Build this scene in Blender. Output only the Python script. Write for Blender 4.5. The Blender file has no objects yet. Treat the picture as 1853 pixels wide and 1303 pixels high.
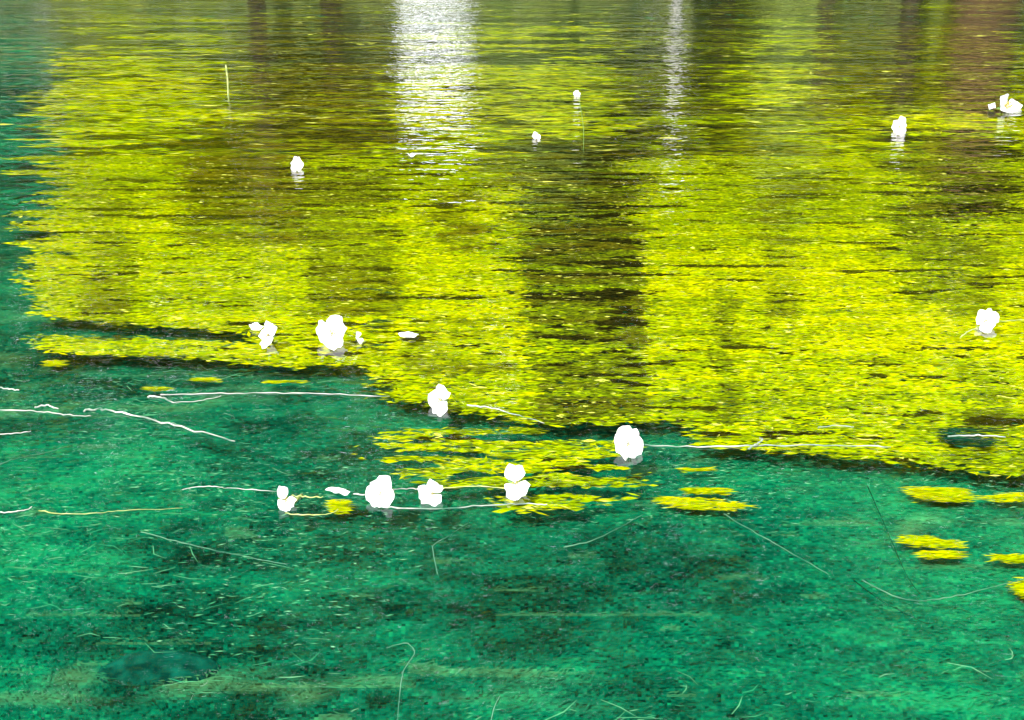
import bpy, math, random
import numpy as np
from mathutils import Vector, Matrix

random.seed(7)
rng = np.random.default_rng(11)
C = bpy.context.scene.collection
SC = bpy.context.scene

# ------------------------------------------------------------------ camera, sky, sun, exposure
CAM_H, PITCH, FPX, PW, PH = 0.9, math.radians(21.1), 2200.0, 1853.0, 1303.0
cam = bpy.data.cameras.new('camera')
cam.sensor_width = 36.0
cam.lens = 36.0 * FPX / PW
cam.clip_start, cam.clip_end = 0.05, 3000.0
cam_o = bpy.data.objects.new('camera', cam)
C.objects.link(cam_o)
cam_o.location = (0, 0, CAM_H)
cam_o.rotation_euler = (math.pi / 2 - PITCH, 0, 0)
SC.camera = cam_o

SUN_EL, SUN_AZ = math.radians(50), math.atan2(-0.55, -0.83)      # behind the camera, to the left
world = bpy.data.worlds.new('World')
SC.world = world
world.use_nodes = True
wn, wl = world.node_tree.nodes, world.node_tree.links
wn.clear()
sky = wn.new('ShaderNodeTexSky'); sky.sky_type = 'NISHITA'; sky.sun_disc = False
sky.sun_elevation = SUN_EL; sky.sun_rotation = SUN_AZ
tc = wn.new('ShaderNodeTexCoord')
cmap = wn.new('ShaderNodeMapping'); cmap.inputs['Scale'].default_value = (1.0, 1.0, 2.2)
cno = wn.new('ShaderNodeTexNoise'); cno.inputs['Scale'].default_value = 19.0
cno.inputs['Detail'].default_value = 6.0; cno.inputs['Roughness'].default_value = 0.6
crm = wn.new('ShaderNodeValToRGB')
crm.color_ramp.elements[0].position = 0.36; crm.color_ramp.elements[1].position = 0.49
cmix = wn.new('ShaderNodeMixRGB'); cmix.inputs['Color2'].default_value = (13.0, 13.2, 13.6, 1)
bg = wn.new('ShaderNodeBackground'); bg.inputs['Strength'].default_value = 0.1
wo = wn.new('ShaderNodeOutputWorld')
wl.new(tc.outputs['Generated'], cmap.inputs['Vector'])
wl.new(cmap.outputs['Vector'], cno.inputs['Vector'])
wl.new(cno.outputs['Fac'], crm.inputs['Fac'])
wl.new(crm.outputs['Color'], cmix.inputs['Fac'])
wl.new(sky.outputs['Color'], cmix.inputs['Color1'])
wl.new(cmix.outputs['Color'], bg.inputs['Color'])
wl.new(bg.outputs['Background'], wo.inputs['Surface'])

sun = bpy.data.lights.new('sun', 'SUN')
sun.energy = 4.2; sun.angle = math.radians(0.5); sun.color = (1.0, 0.96, 0.88)
sun_o = bpy.data.objects.new('sun', sun); C.objects.link(sun_o)
sdir = Vector((math.sin(SUN_AZ) * math.cos(SUN_EL), math.cos(SUN_AZ) * math.cos(SUN_EL), math.sin(SUN_EL)))
sun_o.rotation_euler = sdir.to_track_quat('Z', 'Y').to_euler()
sun_o.location = (-8, -12, 18)

vs = SC.view_settings
vs.view_transform = 'Standard'; vs.look = 'None'; vs.gamma = 1.0; vs.use_curve_mapping = False
vs.exposure = 2.2
SC.cycles.max_bounces = 8
SC.cycles.transparent_max_bounces = 12
SC.cycles.caustics_reflective = False
SC.cycles.caustics_refractive = False

# ------------------------------------------------------------------ helpers
CP, SP = math.cos(PITCH), math.sin(PITCH)

def ray(x, y):
    u, v = (x - PW / 2) / FPX, -(y - PH / 2) / FPX
    return Vector((u, CP + v * SP, -SP + v * CP))

def at(x, y, z=0.0):
    """the place on the level z where the photograph's point x, y lies"""
    d = ray(x, y)
    t = (z - CAM_H) / d.z
    return Vector((d.x * t, d.y * t, z))

def mir(x, y, D):
    """what stands at distance D and is mirrored by the water at x, y"""
    d = ray(x, y)
    t = D / d.y
    return Vector((d.x * t, D, -d.z * t - CAM_H))

def ppm(x, y):
    """photograph pixels per metre at the water there"""
    d = ray(x, y)
    return FPX * (-d.z) / CAM_H

def tag(o, label=None, cat=None, group=None, kind=None):
    if label: o['label'] = label
    if cat: o['category'] = cat
    if group: o['group'] = group
    if kind: o['kind'] = kind
    return o

def link(name, me, parent=None, mat=None):
    o = bpy.data.objects.new(name, me)
    C.objects.link(o)
    if mat is not None and me is not None and not me.materials:
        me.materials.append(mat)
    if parent is not None: o.parent = parent
    return o

def empty(name, loc):
    o = bpy.data.objects.new(name, None); C.objects.link(o)
    o.location = loc; o.empty_display_size = 0.02
    return o

def np_mesh(name, verts, faces, col=None, smooth=False):
    """verts (N,3), faces (M,k), col (M,3) one colour per face"""
    verts = np.asarray(verts, dtype=np.float32); faces = np.asarray(faces, dtype=np.int32)
    M, k = faces.shape
    me = bpy.data.meshes.new(name)
    me.vertices.add(len(verts)); me.vertices.foreach_set('co', verts.ravel())
    me.loops.add(M * k); me.loops.foreach_set('vertex_index', faces.ravel())
    me.polygons.add(M)
    me.polygons.foreach_set('loop_start', np.arange(0, M * k, k, dtype=np.int32))
    if smooth: me.polygons.foreach_set('use_smooth', np.ones(M, dtype=bool))
    if col is not None:
        a = me.attributes.new('tint', 'FLOAT_COLOR', 'FACE')
        c4 = np.ones((M, 4), dtype=np.float32); c4[:, :3] = col
        a.data.foreach_set('color', c4.ravel())
    me.update(calc_edges=True)
    return me

def _hash(ix, iy, seed):
    h = (ix * 374761393 + iy * 668265263 + seed * 974634777) & 0xFFFFFFFF
    h = ((h ^ (h >> 13)) * 1274126177) & 0xFFFFFFFF
    return ((h ^ (h >> 16)) & 0xFFFF) / 65535.0

def vnoise(x, y, seed=0):
    ix = np.floor(x).astype(np.int64); iy = np.floor(y).astype(np.int64)
    fx, fy = x - ix, y - iy
    fx = fx * fx * (3 - 2 * fx); fy = fy * fy * (3 - 2 * fy)
    a, b = _hash(ix, iy, seed), _hash(ix + 1, iy, seed)
    c, d = _hash(ix, iy + 1, seed), _hash(ix + 1, iy + 1, seed)
    return (a * (1 - fx) + b * fx) * (1 - fy) + (c * (1 - fx) + d * fx) * fy

def fbm(x, y, seed=0, oct=4):
    s, a, t = 0, 0.5, 0
    for i in range(oct):
        s = s + a * vnoise(x * 2 ** i, y * 2 ** i, seed + i * 17); t += a; a *= 0.55
    return s / t

def in_poly(px, py, poly):
    ins = np.zeros(len(px), dtype=bool)
    n = len(poly)
    for i in range(n):
        x0, y0 = poly[i]; x1, y1 = poly[(i + 1) % n]
        if y0 == y1: continue
        c = ((y0 > py) != (y1 > py)) & (px < (x1 - x0) * (py - y0) / (y1 - y0) + x0)
        ins ^= c
    return ins

def wpoly(pts, z=0.0):
    return [(p.x, p.y) for p in (at(x, y, z) for x, y in pts)]

# ------------------------------------------------------------------ materials
def new_mat(name):
    m = bpy.data.materials.new(name); m.use_nodes = True
    nt = m.node_tree; nt.nodes.clear()
    out = nt.nodes.new('ShaderNodeOutputMaterial')
    return m, nt.nodes, nt.links, out

def attr_mat(name, rough=0.6, trans=0.0, spec=0.2):
    m, n, l, out = new_mat(name)
    a = n.new('ShaderNodeAttribute'); a.attribute_name = 'tint'
    geo = n.new('ShaderNodeNewGeometry')
    no = n.new('ShaderNodeTexNoise'); no.inputs['Scale'].default_value = 60; no.inputs['Detail'].default_value = 3
    mr = n.new('ShaderNodeMapRange'); mr.inputs['To Min'].default_value = 0.65; mr.inputs['To Max'].default_value = 1.35
    mul = n.new('ShaderNodeMixRGB'); mul.blend_type = 'MULTIPLY'; mul.inputs['Fac'].default_value = 1
    p = n.new('ShaderNodeBsdfPrincipled'); p.inputs['Roughness'].default_value = rough
    p.inputs['Specular IOR Level'].default_value = spec
    l.new(geo.outputs['Position'], no.inputs['Vector'])
    l.new(no.outputs['Fac'], mr.inputs['Value'])
    l.new(a.outputs['Color'], mul.inputs['Color1']); l.new(mr.outputs['Result'], mul.inputs['Color2'])
    l.new(mul.outputs['Color'], p.inputs['Base Color'])
    if trans > 0:
        t = n.new('ShaderNodeBsdfTranslucent'); mx = n.new('ShaderNodeMixShader')
        mx.inputs['Fac'].default_value = trans
        l.new(mul.outputs['Color'], t.inputs['Color'])
        l.new(p.outputs['BSDF'], mx.inputs[1]); l.new(t.outputs['BSDF'], mx.inputs[2])
        l.new(mx.outputs['Shader'], out.inputs['Surface'])
    else:
        l.new(p.outputs['BSDF'], out.inputs['Surface'])
    return m

def plain_mat(name, c1, c2, scale=20.0, rough=0.6, bump=0.0, spec=0.3, trans=0.0):
    m, n, l, out = new_mat(name)
    geo = n.new('ShaderNodeNewGeometry')
    no = n.new('ShaderNodeTexNoise'); no.inputs['Scale'].default_value = scale; no.inputs['Detail'].default_value = 5
    rp = n.new('ShaderNodeValToRGB')
    rp.color_ramp.elements[0].position = 0.35; rp.color_ramp.elements[0].color = (*c1, 1)
    rp.color_ramp.elements[1].position = 0.65; rp.color_ramp.elements[1].color = (*c2, 1)
    p = n.new('ShaderNodeBsdfPrincipled'); p.inputs['Roughness'].default_value = rough
    p.inputs['Specular IOR Level'].default_value = spec
    l.new(geo.outputs['Position'], no.inputs['Vector'])
    l.new(no.outputs['Fac'], rp.inputs['Fac']); l.new(rp.outputs['Color'], p.inputs['Base Color'])
    if bump:
        b = n.new('ShaderNodeBump'); b.inputs['Strength'].default_value = 0.6; b.inputs['Distance'].default_value = bump
        l.new(no.outputs['Fac'], b.inputs['Height']); l.new(b.outputs['Normal'], p.inputs['Normal'])
    if trans > 0:
        t = n.new('ShaderNodeBsdfTranslucent'); mx = n.new('ShaderNodeMixShader'); mx.inputs['Fac'].default_value = trans
        l.new(rp.outputs['Color'], t.inputs['Color'])
        l.new(p.outputs['BSDF'], mx.inputs[1]); l.new(t.outputs['BSDF'], mx.inputs[2])
        l.new(mx.outputs['Shader'], out.inputs['Surface'])
    else:
        l.new(p.outputs['BSDF'], out.inputs['Surface'])
    return m

def water_mat():
    m, n, l, out = new_mat('rippled_water')
    geo = n.new('ShaderNodeNewGeometry')
    def noise(scale, sx, sy, det):
        mp = n.new('ShaderNodeMapping'); mp.inputs['Scale'].default_value = (sx, sy, 1)
        t = n.new('ShaderNodeTexNoise'); t.inputs['Scale'].default_value = scale; t.inputs['Detail'].default_value = det
        l.new(geo.outputs['Position'], mp.inputs['Vector']); l.new(mp.outputs['Vector'], t.inputs['Vector'])
        return t.outputs['Fac']
    big, mid = noise(3.2, 0.8, 1.6, 2), noise(11.0, 0.6, 1.4, 2)
    fine = noise(34.0, 0.7, 1.3, 1)
    patch = noise(0.35, 0.6, 1, 1)
    def math_(op, a, b):
        k = n.new('ShaderNodeMath'); k.operation = op
        for i, v in enumerate((a, b)):
            if isinstance(v, (int, float)): k.inputs[i].default_value = v
            else: l.new(v, k.inputs[i])
        return k.outputs[0]
    # calm among the flowers by the near edge, ruffled by the breeze further out
    sep = n.new('ShaderNodeSeparateXYZ'); l.new(geo.outputs['Position'], sep.inputs[0])
    calm = n.new('ShaderNodeMapRange'); calm.interpolation_type = 'SMOOTHSTEP'
    calm.inputs['From Min'].default_value = 1.5; calm.inputs['From Max'].default_value = 8.0
    calm.inputs['To Min'].default_value = 0.35; calm.inputs['To Max'].default_value = 1.15
    l.new(sep.outputs['Y'], calm.inputs['Value'])
    h = math_('ADD', math_('MULTIPLY', big, math_('MULTIPLY', calm.outputs[0], 1.5)), math_('ADD', math_('MULTIPLY', mid, 0.95), math_('MULTIPLY', fine, 0.32)))
    st = math_('MULTIPLY', calm.outputs[0], math_('ADD', 0.5, patch))
    bp = n.new('ShaderNodeBump'); bp.inputs['Distance'].default_value = 0.0068
    l.new(h, bp.inputs['Height']); l.new(st, bp.inputs['Strength'])
    fr = n.new('ShaderNodeFresnel'); fr.inputs['IOR'].default_value = 1.33
    l.new(bp.outputs['Normal'], fr.inputs['Normal'])
    gl = n.new('ShaderNodeBsdfGlossy'); gl.inputs['Roughness'].default_value = 0.02
    l.new(bp.outputs['Normal'], gl.inputs['Normal'])
    tr = n.new('ShaderNodeBsdfTransparent'); tr.inputs['Color'].default_value = (0.96, 1.0, 0.98, 1)
    mx = n.new('ShaderNodeMixShader')
    l.new(fr.outputs[0], mx.inputs['Fac']); l.new(tr.outputs[0], mx.inputs[1]); l.new(gl.outputs[0], mx.inputs[2])
    l.new(mx.outputs[0], out.inputs['Surface'])
    return m

def bed_mat():
    m, n, l, out = new_mat('emerald_bed')
    geo = n.new('ShaderNodeNewGeometry')
    a = n.new('ShaderNodeTexNoise'); a.inputs['Scale'].default_value = 2.2; a.inputs['Detail'].default_value = 6
    a.inputs['Roughness'].default_value = 0.65
    b = n.new('ShaderNodeTexNoise'); b.inputs['Scale'].default_value = 22; b.inputs['Detail'].default_value = 5
    b.inputs['Roughness'].default_value = 0.7; b.inputs['Distortion'].default_value = 1.2
    mx = n.new('ShaderNodeMath'); mx.operation = 'MULTIPLY_ADD'; mx.inputs[1].default_value = 0.55
    sc = n.new('ShaderNodeMath'); sc.operation = 'MULTIPLY'; sc.inputs[1].default_value = 0.45
    for t in (a, b): l.new(geo.outputs['Position'], t.inputs['Vector'])
    l.new(b.outputs['Fac'], sc.inputs[0]); l.new(a.outputs['Fac'], mx.inputs[0]); l.new(sc.outputs[0], mx.inputs[2])
    rp = n.new('ShaderNodeValToRGB'); cr = rp.color_ramp
    cr.elements[0].position = 0.36; cr.elements[0].color = (0.0002, 0.022, 0.013, 1)
    cr.elements[1].position = 0.66; cr.elements[1].color = (0.0006, 0.10, 0.042, 1)
    e = cr.elements.new(0.5); e.color = (0.0003, 0.055, 0.027, 1)
    p = n.new('ShaderNodeBsdfPrincipled'); p.inputs['Roughness'].default_value = 0.9
    p.inputs['Specular IOR Level'].default_value = 0.0
    l.new(mx.outputs[0], rp.inputs['Fac']); l.new(rp.outputs['Color'], p.inputs['Base Color'])
    l.new(p.outputs['BSDF'], out.inputs['Surface'])
    return m

M_WATER, M_BED = water_mat(), bed_mat()
M_WEED = attr_mat('waterweed', 0.7, 0.15, 0.0)
M_LEAF = attr_mat('foliage', 0.8, 0.3, 0.0)
M_BARK = plain_mat('dark_bark', (0.02, 0.014, 0.008), (0.06, 0.045, 0.025), 6, 0.9, 0.02)
M_BROWNBARK = plain_mat('brown_bark', (0.05, 0.028, 0.010), (0.11, 0.065, 0.025), 6, 0.9, 0.02)
M_WHITEBARK = plain_mat('white_bark', (0.03, 0.03, 0.02), (0.75, 0.73, 0.69), 2.2, 0.8, 0.01)
M_PETAL = plain_mat('white_petal', (0.41, 0.40, 0.42), (0.48, 0.48, 0.48), 90, 0.5, 0.0005, 0.3, 0.25)
M_STAMEN = plain_mat('yellow_stamen', (0.17, 0.125, 0.0), (0.22, 0.17, 0.002), 200, 0.6)
M_SEPAL = plain_mat('green_sepal', (0.04, 0.09, 0.01), (0.09, 0.15, 0.03), 80, 0.5)
M_STALK = plain_mat('pale_stalk', (0.07, 0.10, 0.015), (0.22, 0.24, 0.08), 60, 0.4)
M_BLEACH = plain_mat('bleached_stalk', (0.003, 0.040, 0.020), (0.23, 0.22, 0.20), 15, 0.4)
M_SUNK = plain_mat('sunken_stalk', (0.012, 0.055, 0.034), (0.06, 0.13, 0.085), 18, 0.7, 0, 0.0)
M_SUNKDARK = plain_mat('dark_sunken_stalk', (0.0002, 0.012, 0.007), (0.0006, 0.026, 0.014), 18, 0.7, 0, 0.0)
M_STONE = plain_mat('mossy_stone', (0.0003, 0.010, 0.007), (0.001, 0.038, 0.024), 45, 0.9, 0.006, 0.0)
M_YLEAF = plain_mat('yellow_leaf', (0.085, 0.11, 0.002), (0.15, 0.14, 0.003), 40, 0.5, 0, 0.1)
M_GLEAF = plain_mat('dark_green_leaf', (0.001, 0.012, 0.006), (0.003, 0.03, 0.013), 40, 0.5, 0, 0.3)
M_BANK = plain_mat('grassy_bank', (0.03, 0.05, 0.008), (0.07, 0.09, 0.02), 2, 0.9, 0.05)

# ------------------------------------------------------------------ the setting
def grid(name, x0, x1, y0, y1, nx, ny, zf):
    X, Y = np.meshgrid(np.linspace(x0, x1, nx + 1), np.linspace(y0, y1, ny + 1))
    Z = zf(X, Y)
    v = np.stack([X.ravel(), Y.ravel(), Z.ravel()], 1)
    i = np.arange(nx); j = np.arange(ny)
    I, J = np.meshgrid(i, j); a = (J * (nx + 1) + I).ravel()
    f = np.stack([a, a + 1, a + nx + 2, a + nx + 1], 1)
    return np_mesh(name, v, f, smooth=True)

def bed_z(X, Y):
    return -0.34 + 0.10 * (fbm(X * 1.3 + 40, Y * 1.3 + 40, 3) - 0.5) - 0.02 * np.clip(Y - 2, 0, 8)

tag(link('water', grid('water', -60, 60, -14, 27, 12, 12, lambda X, Y: X * 0), mat=M_WATER), kind='structure')
tag(link('lake_bed', grid('lake_bed', -60, 60, -14, 27, 300, 240, bed_z), mat=M_BED), kind='structure')
def bank_z(X, Y):
    return np.where(Y < 27.5, -0.7, 0.5 + 0.25 * fbm(X * 0.3, Y * 0.3, 9) + 0.01 * np.clip(Y - 40, 0, 400))
tag(link('grassy_bank', grid('grassy_bank', -400, 400, 26.5, 700, 160, 160, bank_z), mat=M_BANK), kind='structure')

# ------------------------------------------------------------------ waterweed
def blades(P, length, width, yaw, tilt, col, roll, one=False):
    """tapered two-quad strips; all arguments per blade"""
    n = len(P)
    d = np.stack([np.cos(yaw) * np.cos(tilt), np.sin(yaw) * np.cos(tilt), np.sin(tilt)], 1)
    s = np.stack([-np.sin(yaw) * np.cos(roll), np.cos(yaw) * np.cos(roll), np.sin(roll)], 1)
    L, W = length[:, None], width[:, None]
    if one:                                              # plain lozenges for the lower layers
        V = np.stack([P - d * L * 0.5, P + s * W * 0.5, P + d * L * 0.5, P - s * W * 0.5], 1)
        return V.reshape(-1, 3), (np.arange(n) * 4)[:, None] + np.array([[0, 1, 2, 3]]), col
    bend = (rng.normal(0, 0.10, n)[:, None]) * L * s
    b0, b1, b2 = P - d * L * 0.5, P + bend, P + d * L * 0.5
    V = np.stack([b0 - s * W * 0.3, b0 + s * W * 0.3, b1 - s * W * 0.5, b1 + s * W * 0.5, b2 - s * W * 0.15, b2 + s * W * 0.15], 1)
    base = (np.arange(n) * 6)[:, None]
    F = np.concatenate([base + np.array([[0, 2, 3, 1]]), base + np.array([[2, 4, 5, 3]])], 1).reshape(-1, 4)
    return V.reshape(-1, 3), F, np.repeat(col, 2, axis=0)

def join(parts):
    vs_, fs_, cs_, o = [], [], [], 0
    for v, f, c in parts:
        vs_.append(v); fs_.append(f + o); cs_.append(c); o += len(v)
    return np.concatenate(vs_), np.concatenate(fs_), np.concatenate(cs_)

SUNLIT_POLYS = [wpoly(p, -0.022) for p in (  # outline of the sunlit water; its light is painted as yellow weed
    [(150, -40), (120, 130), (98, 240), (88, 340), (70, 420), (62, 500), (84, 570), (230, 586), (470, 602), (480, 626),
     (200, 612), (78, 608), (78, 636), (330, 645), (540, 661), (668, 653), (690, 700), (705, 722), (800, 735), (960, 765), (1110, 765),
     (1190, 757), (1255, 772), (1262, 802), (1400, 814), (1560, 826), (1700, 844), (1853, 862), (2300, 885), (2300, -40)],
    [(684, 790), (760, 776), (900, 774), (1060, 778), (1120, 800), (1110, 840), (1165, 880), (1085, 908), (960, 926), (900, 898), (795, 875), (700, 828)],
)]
DARK = [  # dark mirrored columns painted as olive weed: x0, x1, y0, y1, strength, browner
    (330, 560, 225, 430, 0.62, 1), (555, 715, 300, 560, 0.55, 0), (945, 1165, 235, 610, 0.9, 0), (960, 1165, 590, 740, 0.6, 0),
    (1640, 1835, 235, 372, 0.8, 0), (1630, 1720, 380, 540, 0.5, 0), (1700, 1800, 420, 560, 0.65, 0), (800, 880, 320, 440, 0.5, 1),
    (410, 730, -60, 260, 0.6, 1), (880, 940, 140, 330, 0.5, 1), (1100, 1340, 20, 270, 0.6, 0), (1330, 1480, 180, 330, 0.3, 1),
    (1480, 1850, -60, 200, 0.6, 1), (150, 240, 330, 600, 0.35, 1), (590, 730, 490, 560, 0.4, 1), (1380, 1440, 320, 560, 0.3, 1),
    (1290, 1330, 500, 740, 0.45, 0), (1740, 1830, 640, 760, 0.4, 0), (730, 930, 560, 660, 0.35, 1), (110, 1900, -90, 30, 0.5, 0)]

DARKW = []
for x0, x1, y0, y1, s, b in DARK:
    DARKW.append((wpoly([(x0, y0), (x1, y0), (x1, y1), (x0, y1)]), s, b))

def sunlit_mask(x, y):
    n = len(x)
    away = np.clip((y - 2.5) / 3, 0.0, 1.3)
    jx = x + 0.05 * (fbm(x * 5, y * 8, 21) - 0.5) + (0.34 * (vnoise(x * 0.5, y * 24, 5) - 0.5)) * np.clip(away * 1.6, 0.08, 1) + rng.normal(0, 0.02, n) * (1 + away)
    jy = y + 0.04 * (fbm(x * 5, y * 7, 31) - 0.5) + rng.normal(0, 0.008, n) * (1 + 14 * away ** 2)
    tongue = in_poly(jx, jy, SUNLIT_POLYS[1]) & (0.6 * vnoise(x * 4 + 2, y * 34, 33) + 0.4 * vnoise(x * 13, y * 60, 34) > 0.44)
    thin = np.clip((y - 5.6) / 1.6, 0, 1)                # further out the painted sunlit patch breaks into streaks
    sunlit_streaks = 0.55 * vnoise(x * 1.3, y * 5, 35) + 0.45 * vnoise(x * 3, y * 16, 36) + rng.normal(0, 0.05, n) > 0.50 * thin + 0.03
    return (in_poly(jx, jy, SUNLIT_POLYS[0]) & sunlit_streaks) | tongue

PAL = np.array([[0.255, 0.250, 0.0001], [0.180, 0.220, 0.0001], [0.105, 0.155, 0.0002], [0.052, 0.078, 0.002], [0.024, 0.034, 0.002], [0.010, 0.009, 0.001]])  # sunlit yellow put into the weed colour
BROWN = np.array([0.062, 0.044, 0.0015])

def sunlit_cols(x, y):
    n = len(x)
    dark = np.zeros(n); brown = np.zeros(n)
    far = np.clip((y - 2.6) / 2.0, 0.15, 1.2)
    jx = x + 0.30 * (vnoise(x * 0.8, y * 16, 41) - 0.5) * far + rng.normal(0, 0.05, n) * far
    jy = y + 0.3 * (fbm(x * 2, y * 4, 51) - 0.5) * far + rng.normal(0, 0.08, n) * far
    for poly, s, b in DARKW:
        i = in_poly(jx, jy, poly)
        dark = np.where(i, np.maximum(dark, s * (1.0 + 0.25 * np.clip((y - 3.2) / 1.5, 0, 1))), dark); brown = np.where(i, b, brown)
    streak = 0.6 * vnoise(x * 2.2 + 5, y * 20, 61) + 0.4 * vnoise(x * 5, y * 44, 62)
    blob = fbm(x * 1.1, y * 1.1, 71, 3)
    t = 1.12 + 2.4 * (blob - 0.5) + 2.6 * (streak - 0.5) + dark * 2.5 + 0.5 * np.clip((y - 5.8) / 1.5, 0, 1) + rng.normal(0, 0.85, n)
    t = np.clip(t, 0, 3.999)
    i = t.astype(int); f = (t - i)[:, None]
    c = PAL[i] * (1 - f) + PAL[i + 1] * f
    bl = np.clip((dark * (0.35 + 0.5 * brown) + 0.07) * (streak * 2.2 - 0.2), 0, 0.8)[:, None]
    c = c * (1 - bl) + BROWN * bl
    dash = 0.62 * vnoise(x * 3.2 + 3, y * 26, 77) + 0.38 * vnoise(x * 8, y * 50, 78)  # dark ripple dashes painted as near-black blades
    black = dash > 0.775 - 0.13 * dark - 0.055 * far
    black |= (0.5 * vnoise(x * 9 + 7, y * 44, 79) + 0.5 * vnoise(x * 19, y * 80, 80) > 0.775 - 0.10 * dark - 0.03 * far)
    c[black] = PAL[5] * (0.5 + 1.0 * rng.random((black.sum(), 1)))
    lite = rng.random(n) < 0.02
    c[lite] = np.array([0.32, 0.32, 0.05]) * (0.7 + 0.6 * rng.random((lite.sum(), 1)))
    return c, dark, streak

def scatter(n, y0, y1, half):
    # even in the area of the fan the pond shows
    y = np.sqrt(rng.random(n) * (y1 * y1 - y0 * y0) + y0 * y0)
    x = (rng.random(n) * 2 - 1) * (half * y + 0.5)
    return x, y

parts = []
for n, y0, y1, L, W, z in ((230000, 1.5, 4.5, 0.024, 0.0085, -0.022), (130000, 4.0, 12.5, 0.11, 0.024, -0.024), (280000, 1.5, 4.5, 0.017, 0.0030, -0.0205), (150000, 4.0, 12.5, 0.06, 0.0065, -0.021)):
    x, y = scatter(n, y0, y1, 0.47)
    k = sunlit_mask(x, y)
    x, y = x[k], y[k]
    c, dark, streak = sunlit_cols(x, y)
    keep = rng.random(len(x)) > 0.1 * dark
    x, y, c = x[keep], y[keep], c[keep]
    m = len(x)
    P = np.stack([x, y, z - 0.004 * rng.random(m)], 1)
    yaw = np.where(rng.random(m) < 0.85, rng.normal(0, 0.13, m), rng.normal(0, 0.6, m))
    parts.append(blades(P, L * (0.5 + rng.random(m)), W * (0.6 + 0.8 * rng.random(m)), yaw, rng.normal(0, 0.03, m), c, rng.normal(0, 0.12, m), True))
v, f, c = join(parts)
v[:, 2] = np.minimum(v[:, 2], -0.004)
tag(link('sunlit_weed', np_mesh('sunlit_weed', v, f, c), mat=M_WEED),
    'waterweed with sunlight painted into its yellow-green, filling much of the upper pond', 'waterweed', kind='stuff')

# the lower weed, shade over the near water painted in as emerald
EPAL = np.array([[0.0001, 0.007, 0.0042], [0.0002, 0.024, 0.0128], [0.0002, 0.046, 0.0230], [0.0003, 0.070, 0.030], [0.003, 0.105, 0.039]])
TAN = np.array([0.055, 0.150, 0.055])

def shaded_cols(x, y, jit=0.60):
    n = len(x)
    big = fbm(x * 1.4 + 9, y * 1.6, 81, 3); fine = fbm(x * 6, y * 14, 91, 3)
    grain = vnoise(x * 24, y * 46, 93)
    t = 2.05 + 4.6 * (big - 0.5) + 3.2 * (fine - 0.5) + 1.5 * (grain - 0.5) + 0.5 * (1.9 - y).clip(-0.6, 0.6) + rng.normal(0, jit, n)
    t = np.clip(t, 0, 3.999); i = t.astype(int); fr = (t - i)[:, None]
    c = EPAL[i] * (1 - fr) + EPAL[i + 1] * fr
    # faint tan streaks of silt and old stems, and dull patches
    rid = 1 - np.abs(fbm(x * 1.3 + 3, y * 2.6 + 8, 111, 4) - 0.5) * 17
    w = np.clip(rid, 0, 1) * np.clip(fbm(x * 2.2 + 4, y * 2.2, 171, 2) * 4 - 1.5, 0, 1) * np.clip(2.2 * vnoise(x * 12, y * 48, 173) - 0.7, 0, 1)
    w = np.clip(w * 0.42 + (vnoise(x * 9, y * 60, 175) > 0.90) * 0.22, 0, 0.75)[:, None]
    c = c * (1 - w) + TAN * w
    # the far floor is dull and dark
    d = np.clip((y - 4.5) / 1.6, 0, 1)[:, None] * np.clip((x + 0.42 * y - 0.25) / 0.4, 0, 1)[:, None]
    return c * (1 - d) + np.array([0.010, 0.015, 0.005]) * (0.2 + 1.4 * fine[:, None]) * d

def weed_sheet(nx=420, ny=420):
    yy = 0.85 + np.linspace(0, 1, ny + 1) ** 1.25 * 2.9
    gx_, gy_ = np.meshgrid(np.linspace(-1, 1, nx + 1), yy)
    gx_ = gx_ * (0.52 * gy_ + 0.45)
    v_ = np.stack([gx_.ravel(), gy_.ravel(), (-0.060 - 0.004 * fbm(gx_.ravel() * 9, gy_.ravel() * 9, 191, 3))], 1)
    I, J = np.meshgrid(np.arange(nx), np.arange(ny)); a = (J * (nx + 1) + I).ravel()
    f_ = np.stack([a, a + 1, a + nx + 2, a + nx + 1], 1)
    m_ = v_[f_].mean(1)
    return v_, f_, shaded_cols(m_[:, 0], m_[:, 1])

parts = [weed_sheet()]
# small pale flecks
x, y = scatter(30000, 0.9, 3.2, 0.5)
k = fbm(x * 2.6 + 5, y * 3.4, 211, 3) + 0.25 * rng.random(len(x)) > 0.83
x, y = x[k], y[k]; m = len(x)
parts.append(blades(np.stack([x, y, -0.052 + 0.01 * rng.random(m)], 1), 0.010 * (0.4 + 1.2 * rng.random(m)), 0.0022 * (0.6 + 0.8 * rng.random(m)), rng.normal(0, 0.3, m), rng.normal(0, 0.04, m),
                    np.array([0.02, 0.12, 0.055]) + np.array([0.07, 0.08, 0.05]) * rng.random((m, 1)) ** 2, rng.normal(0, 0.1, m), True))
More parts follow.
